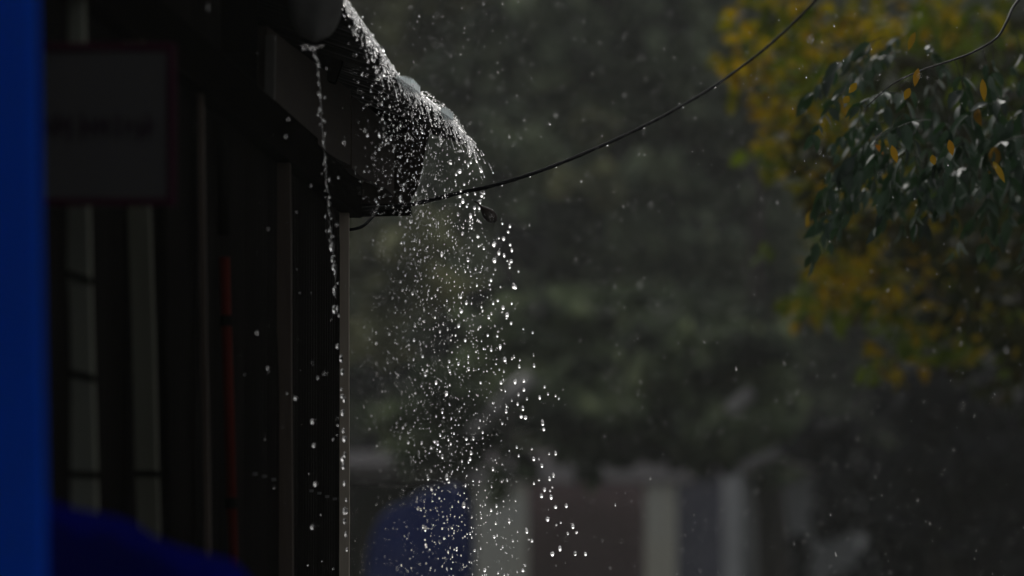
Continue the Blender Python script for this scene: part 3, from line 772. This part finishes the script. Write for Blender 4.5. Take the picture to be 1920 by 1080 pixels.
# blue cover standing in front of the building
m = MB(); rows = []; prof = [(690, 1060), (697, 1005), (712, 975), (738, 952), (775, 934), (815, 918), (845, 910), (866, 918), (880, 945), (886, 985)]
d = 52.0
for i in range(13):
    yy = lerp(-.55, .55, i / 12); row = []
    for j in range(33):
        px = lerp(690, 886, j / 32); q = P(px, interp(prof, px), d)
        row.append((q.x, q.y + yy, q.z - .02 * abs(yy / .55) ** 4 + .012 * math.sin(px * .09 + yy * 4)))
    row = [(row[0][0] - .02, row[0][1], .02)] + row + [(row[-1][0] + .02, row[-1][1], .02)]
    rows.append(row)
rows = [[(p[0], p[1] - .03, .02) for p in rows[0]]] + rows + [[(p[0], p[1] + .03, .02) for p in rows[-1]]]
m.grid(rows)
tag(m.build('stall_cover', M['bluefar'], smooth=True), 'tall blurred blue cover with sloping top beside the broad cream column', 'cover')

# ------------------------------------------------------------------ far trees
def quad(mb, p, s_, rng, asp=.6):
    d = unit(rng); n_ = unit(rng); sd_ = d.cross(n_)
    if sd_.length < .05: return
    sd_.normalize(); a = s_ / 2
    nn = sd_.cross(d)
    mb.add([p - d * a, p + sd_ * a * asp - d * a * .1 + nn * a * .1, p + d * a, p - sd_ * a * asp + d * a * .1 + nn * a * .1], [(0, 1, 2, 3)])
def fartree(label, base, h, clumps, mt, n, leaf, seed, limbs=(), barkm='bark', name='tree'):
    rng = random.Random(seed)
    t = empty(name, base, label, 'tree')
    bx, by, _ = base
    m = MB(); m.tube(smoothpath([(bx, by, 0), (bx + .1, by, h * .3), (bx - .1, by + .1, h * .6), (bx, by, h * .9)], 5), [lerp(.28, .05, i / 15) for i in range(16)], 10)
    m.build('trunk', M['bark'], t, smooth=True)
    for q in limbs:
        m = MB(); s_ = smoothpath(q[0], 5); m.tube(s_, [lerp(q[1], q[2], i / (len(s_) - 1)) for i in range(len(s_))], 8); m.build('limb', M[barkm], t, smooth=True)
    m = MB(); tot = sum(c[3] * c[4] * c[5] for c in clumps)
    for (x, y, z, rx, ry, rz) in clumps:
        k = int(n * rx * ry * rz / tot)
        subs = [(unit(rng) * rng.random() ** .45) for _ in range(max(4, k // 60))]
        for i in range(k):
            s0 = rng.choice(subs)
            v = s0 + Vector((rng.gauss(0, .16), rng.gauss(0, .16), rng.gauss(0, .12)))
            quad(m, Vector((x + v.x * rx, y + v.y * ry, z + v.z * rz)), leaf * rng.uniform(.6, 1.5), rng)
    m.build('crown', mt, t)
    return t
def C(px, py, d, rpx, rpy, ry): # clump centred on a point, radii in metres
    p = P(px, py, d); return (p.x, p.y, p.z, rpx * S * d, ry, rpy * S * d)
p = P(700, 60, 92)
fartree('pale olive tree beyond the top of the kiosk roof edge', (p.x, p.y, 0), 15, [C(700, -60, 92, 230, 190, 2.2), C(620, 40, 92, 200, 200, 2), C(820, 40, 93, 150, 110, 2), C(560, 250, 94, 200, 200, 2)], M['bgolive'], 6500, .42, 31)
p = P(1150, 300, 88)
fartree('broad grey green tree behind the middle of the long cable', (p.x, p.y, 0), 15, [C(1080, 120, 88, 240, 180, 2.4), C(1300, 180, 88, 250, 200, 2.4), C(950, 300, 87, 190, 170, 2), C(1180, 420, 86, 260, 150, 2.4), C(1000, 560, 86, 200, 130, 2), C(1400, 450, 88, 210, 170, 2.2), C(1250, -120, 90, 420, 150, 2.6)],
        M['bgmid'], 11000, .40, 32)
p = P(720, 560, 84)
fartree('low light green bush tree behind the pale corner post', (p.x, p.y, 0), 7.5, [C(690, 520, 82, 70, 50, 1), C(760, 470, 82, 90, 60, 1.2), C(820, 560, 83, 90, 60, 1.2), C(700, 620, 83, 80, 60, 1), C(1120, 350, 83, 60, 40, 1), C(1100, 230, 83, 50, 30, 1)], M['bgolive'], 2600, .34, 33)
p = P(1240, 700, 62)
fartree('dark green tree whose drooping limbs hang over the cream columns', (p.x + 1.2, p.y + 1.5, 0), 9, [C(1120, 760, 63, 200, 90, 1.6), C(1300, 700, 63, 230, 110, 1.6), C(1000, 690, 64, 150, 100, 1.6), C(1400, 800, 62, 180, 80, 1.4), C(940, 905, 62, 32, 40, .4), C(1105, 890, 62, 24, 50, .4), C(840, 760, 65, 130, 90, 1.5), C(800, 860, 65, 100, 50, 1.2), C(1200, 590, 65, 300, 70, 1.6), C(1250, 868, 63, 60, 22, .6), C(1000, 872, 63, 70, 22, .6), C(1330, 870, 63, 70, 30, .6), C(1440, 890, 63, 70, 26, .6), C(1150, 850, 63, 130, 20, .6)],
        M['bggreen'], 9000, .26, 34, [([P(880, 815, 61.2), P(915, 785, 61.2), P(955, 742, 61.3), P(990, 715, 61.5)], .05, .11), ([P(1365, 775, 61), P(1392, 750, 61), P(1410, 735, 61)], .10, .07), ([P(1385, 880, 61), P(1425, 862, 61), P(1470, 845, 61.2), P(1530, 815, 61.5)], .05, .09)], 'palebark')
p = P(1760, 900, 58)
fartree('near black tree filling the lower corner beside the thin white post', (p.x, p.y, 0), 8, [C(1800, 820, 58, 170, 130, 1.5), C(1790, 1000, 58, 150, 160, 1.4), C(1550, 960, 58, 60, 110, .8), C(1490, 1060, 58, 40, 60, .6), C(1590, 850, 59, 110, 70, 1), C(1700, 960, 59, 60, 150, 1), C(1900, 900, 58, 120, 220, 1.4), C(1690, 1120, 58, 160, 60, 1)], M['bgdark'], 6800, .24, 35)
p = P(960, 430, 80)
fartree('small blackish conifer behind the falling dead leaf', (p.x, p.y, 0), 9, [C(960, 470, 79, 60, 60, .8), C(930, 560, 79, 80, 60, .9), C(900, 640, 79, 100, 70, 1), C(790, 740, 79, 120, 60, 1), C(740, 860, 78, 90, 80, 1), C(880, 800, 78, 90, 90, 1)], M['bgdark'], 3000, .30, 36)
m = MB(); rh = random.Random(9)
m.grid([[(x, lerp(122, 190, i / 6), max(0, (19 + 3 * math.sin(x * .05) + 1.5 * math.sin(x * .21)) * math.sin(min(1, i / 2.2) * math.pi / 2)) - .2) for x in range(-130, 131, 4)] for i in range(7)])
tag(m.build('hill', M['bggreen2'], smooth=True), 'dark wooded hill', 'hill', kind='structure')
# the wood behind everything
rng = random.Random(40); m = MB()
cl = [(Vector((rng.uniform(-24, 26), rng.uniform(108, 118), rng.uniform(0, 17.5))), rng.uniform(1.2, 2.6)) for _ in range(560)]
for c_, r in cl:
    for i in range(70):
        v = unit(rng) * r * rng.random() ** .4; quad(m, c_ + v, rng.uniform(.5, 1.1), rng)
tag(m.build('woodland', M['bgmid']), 'dim mass of grey green woodland far behind', 'woodland', kind='stuff')
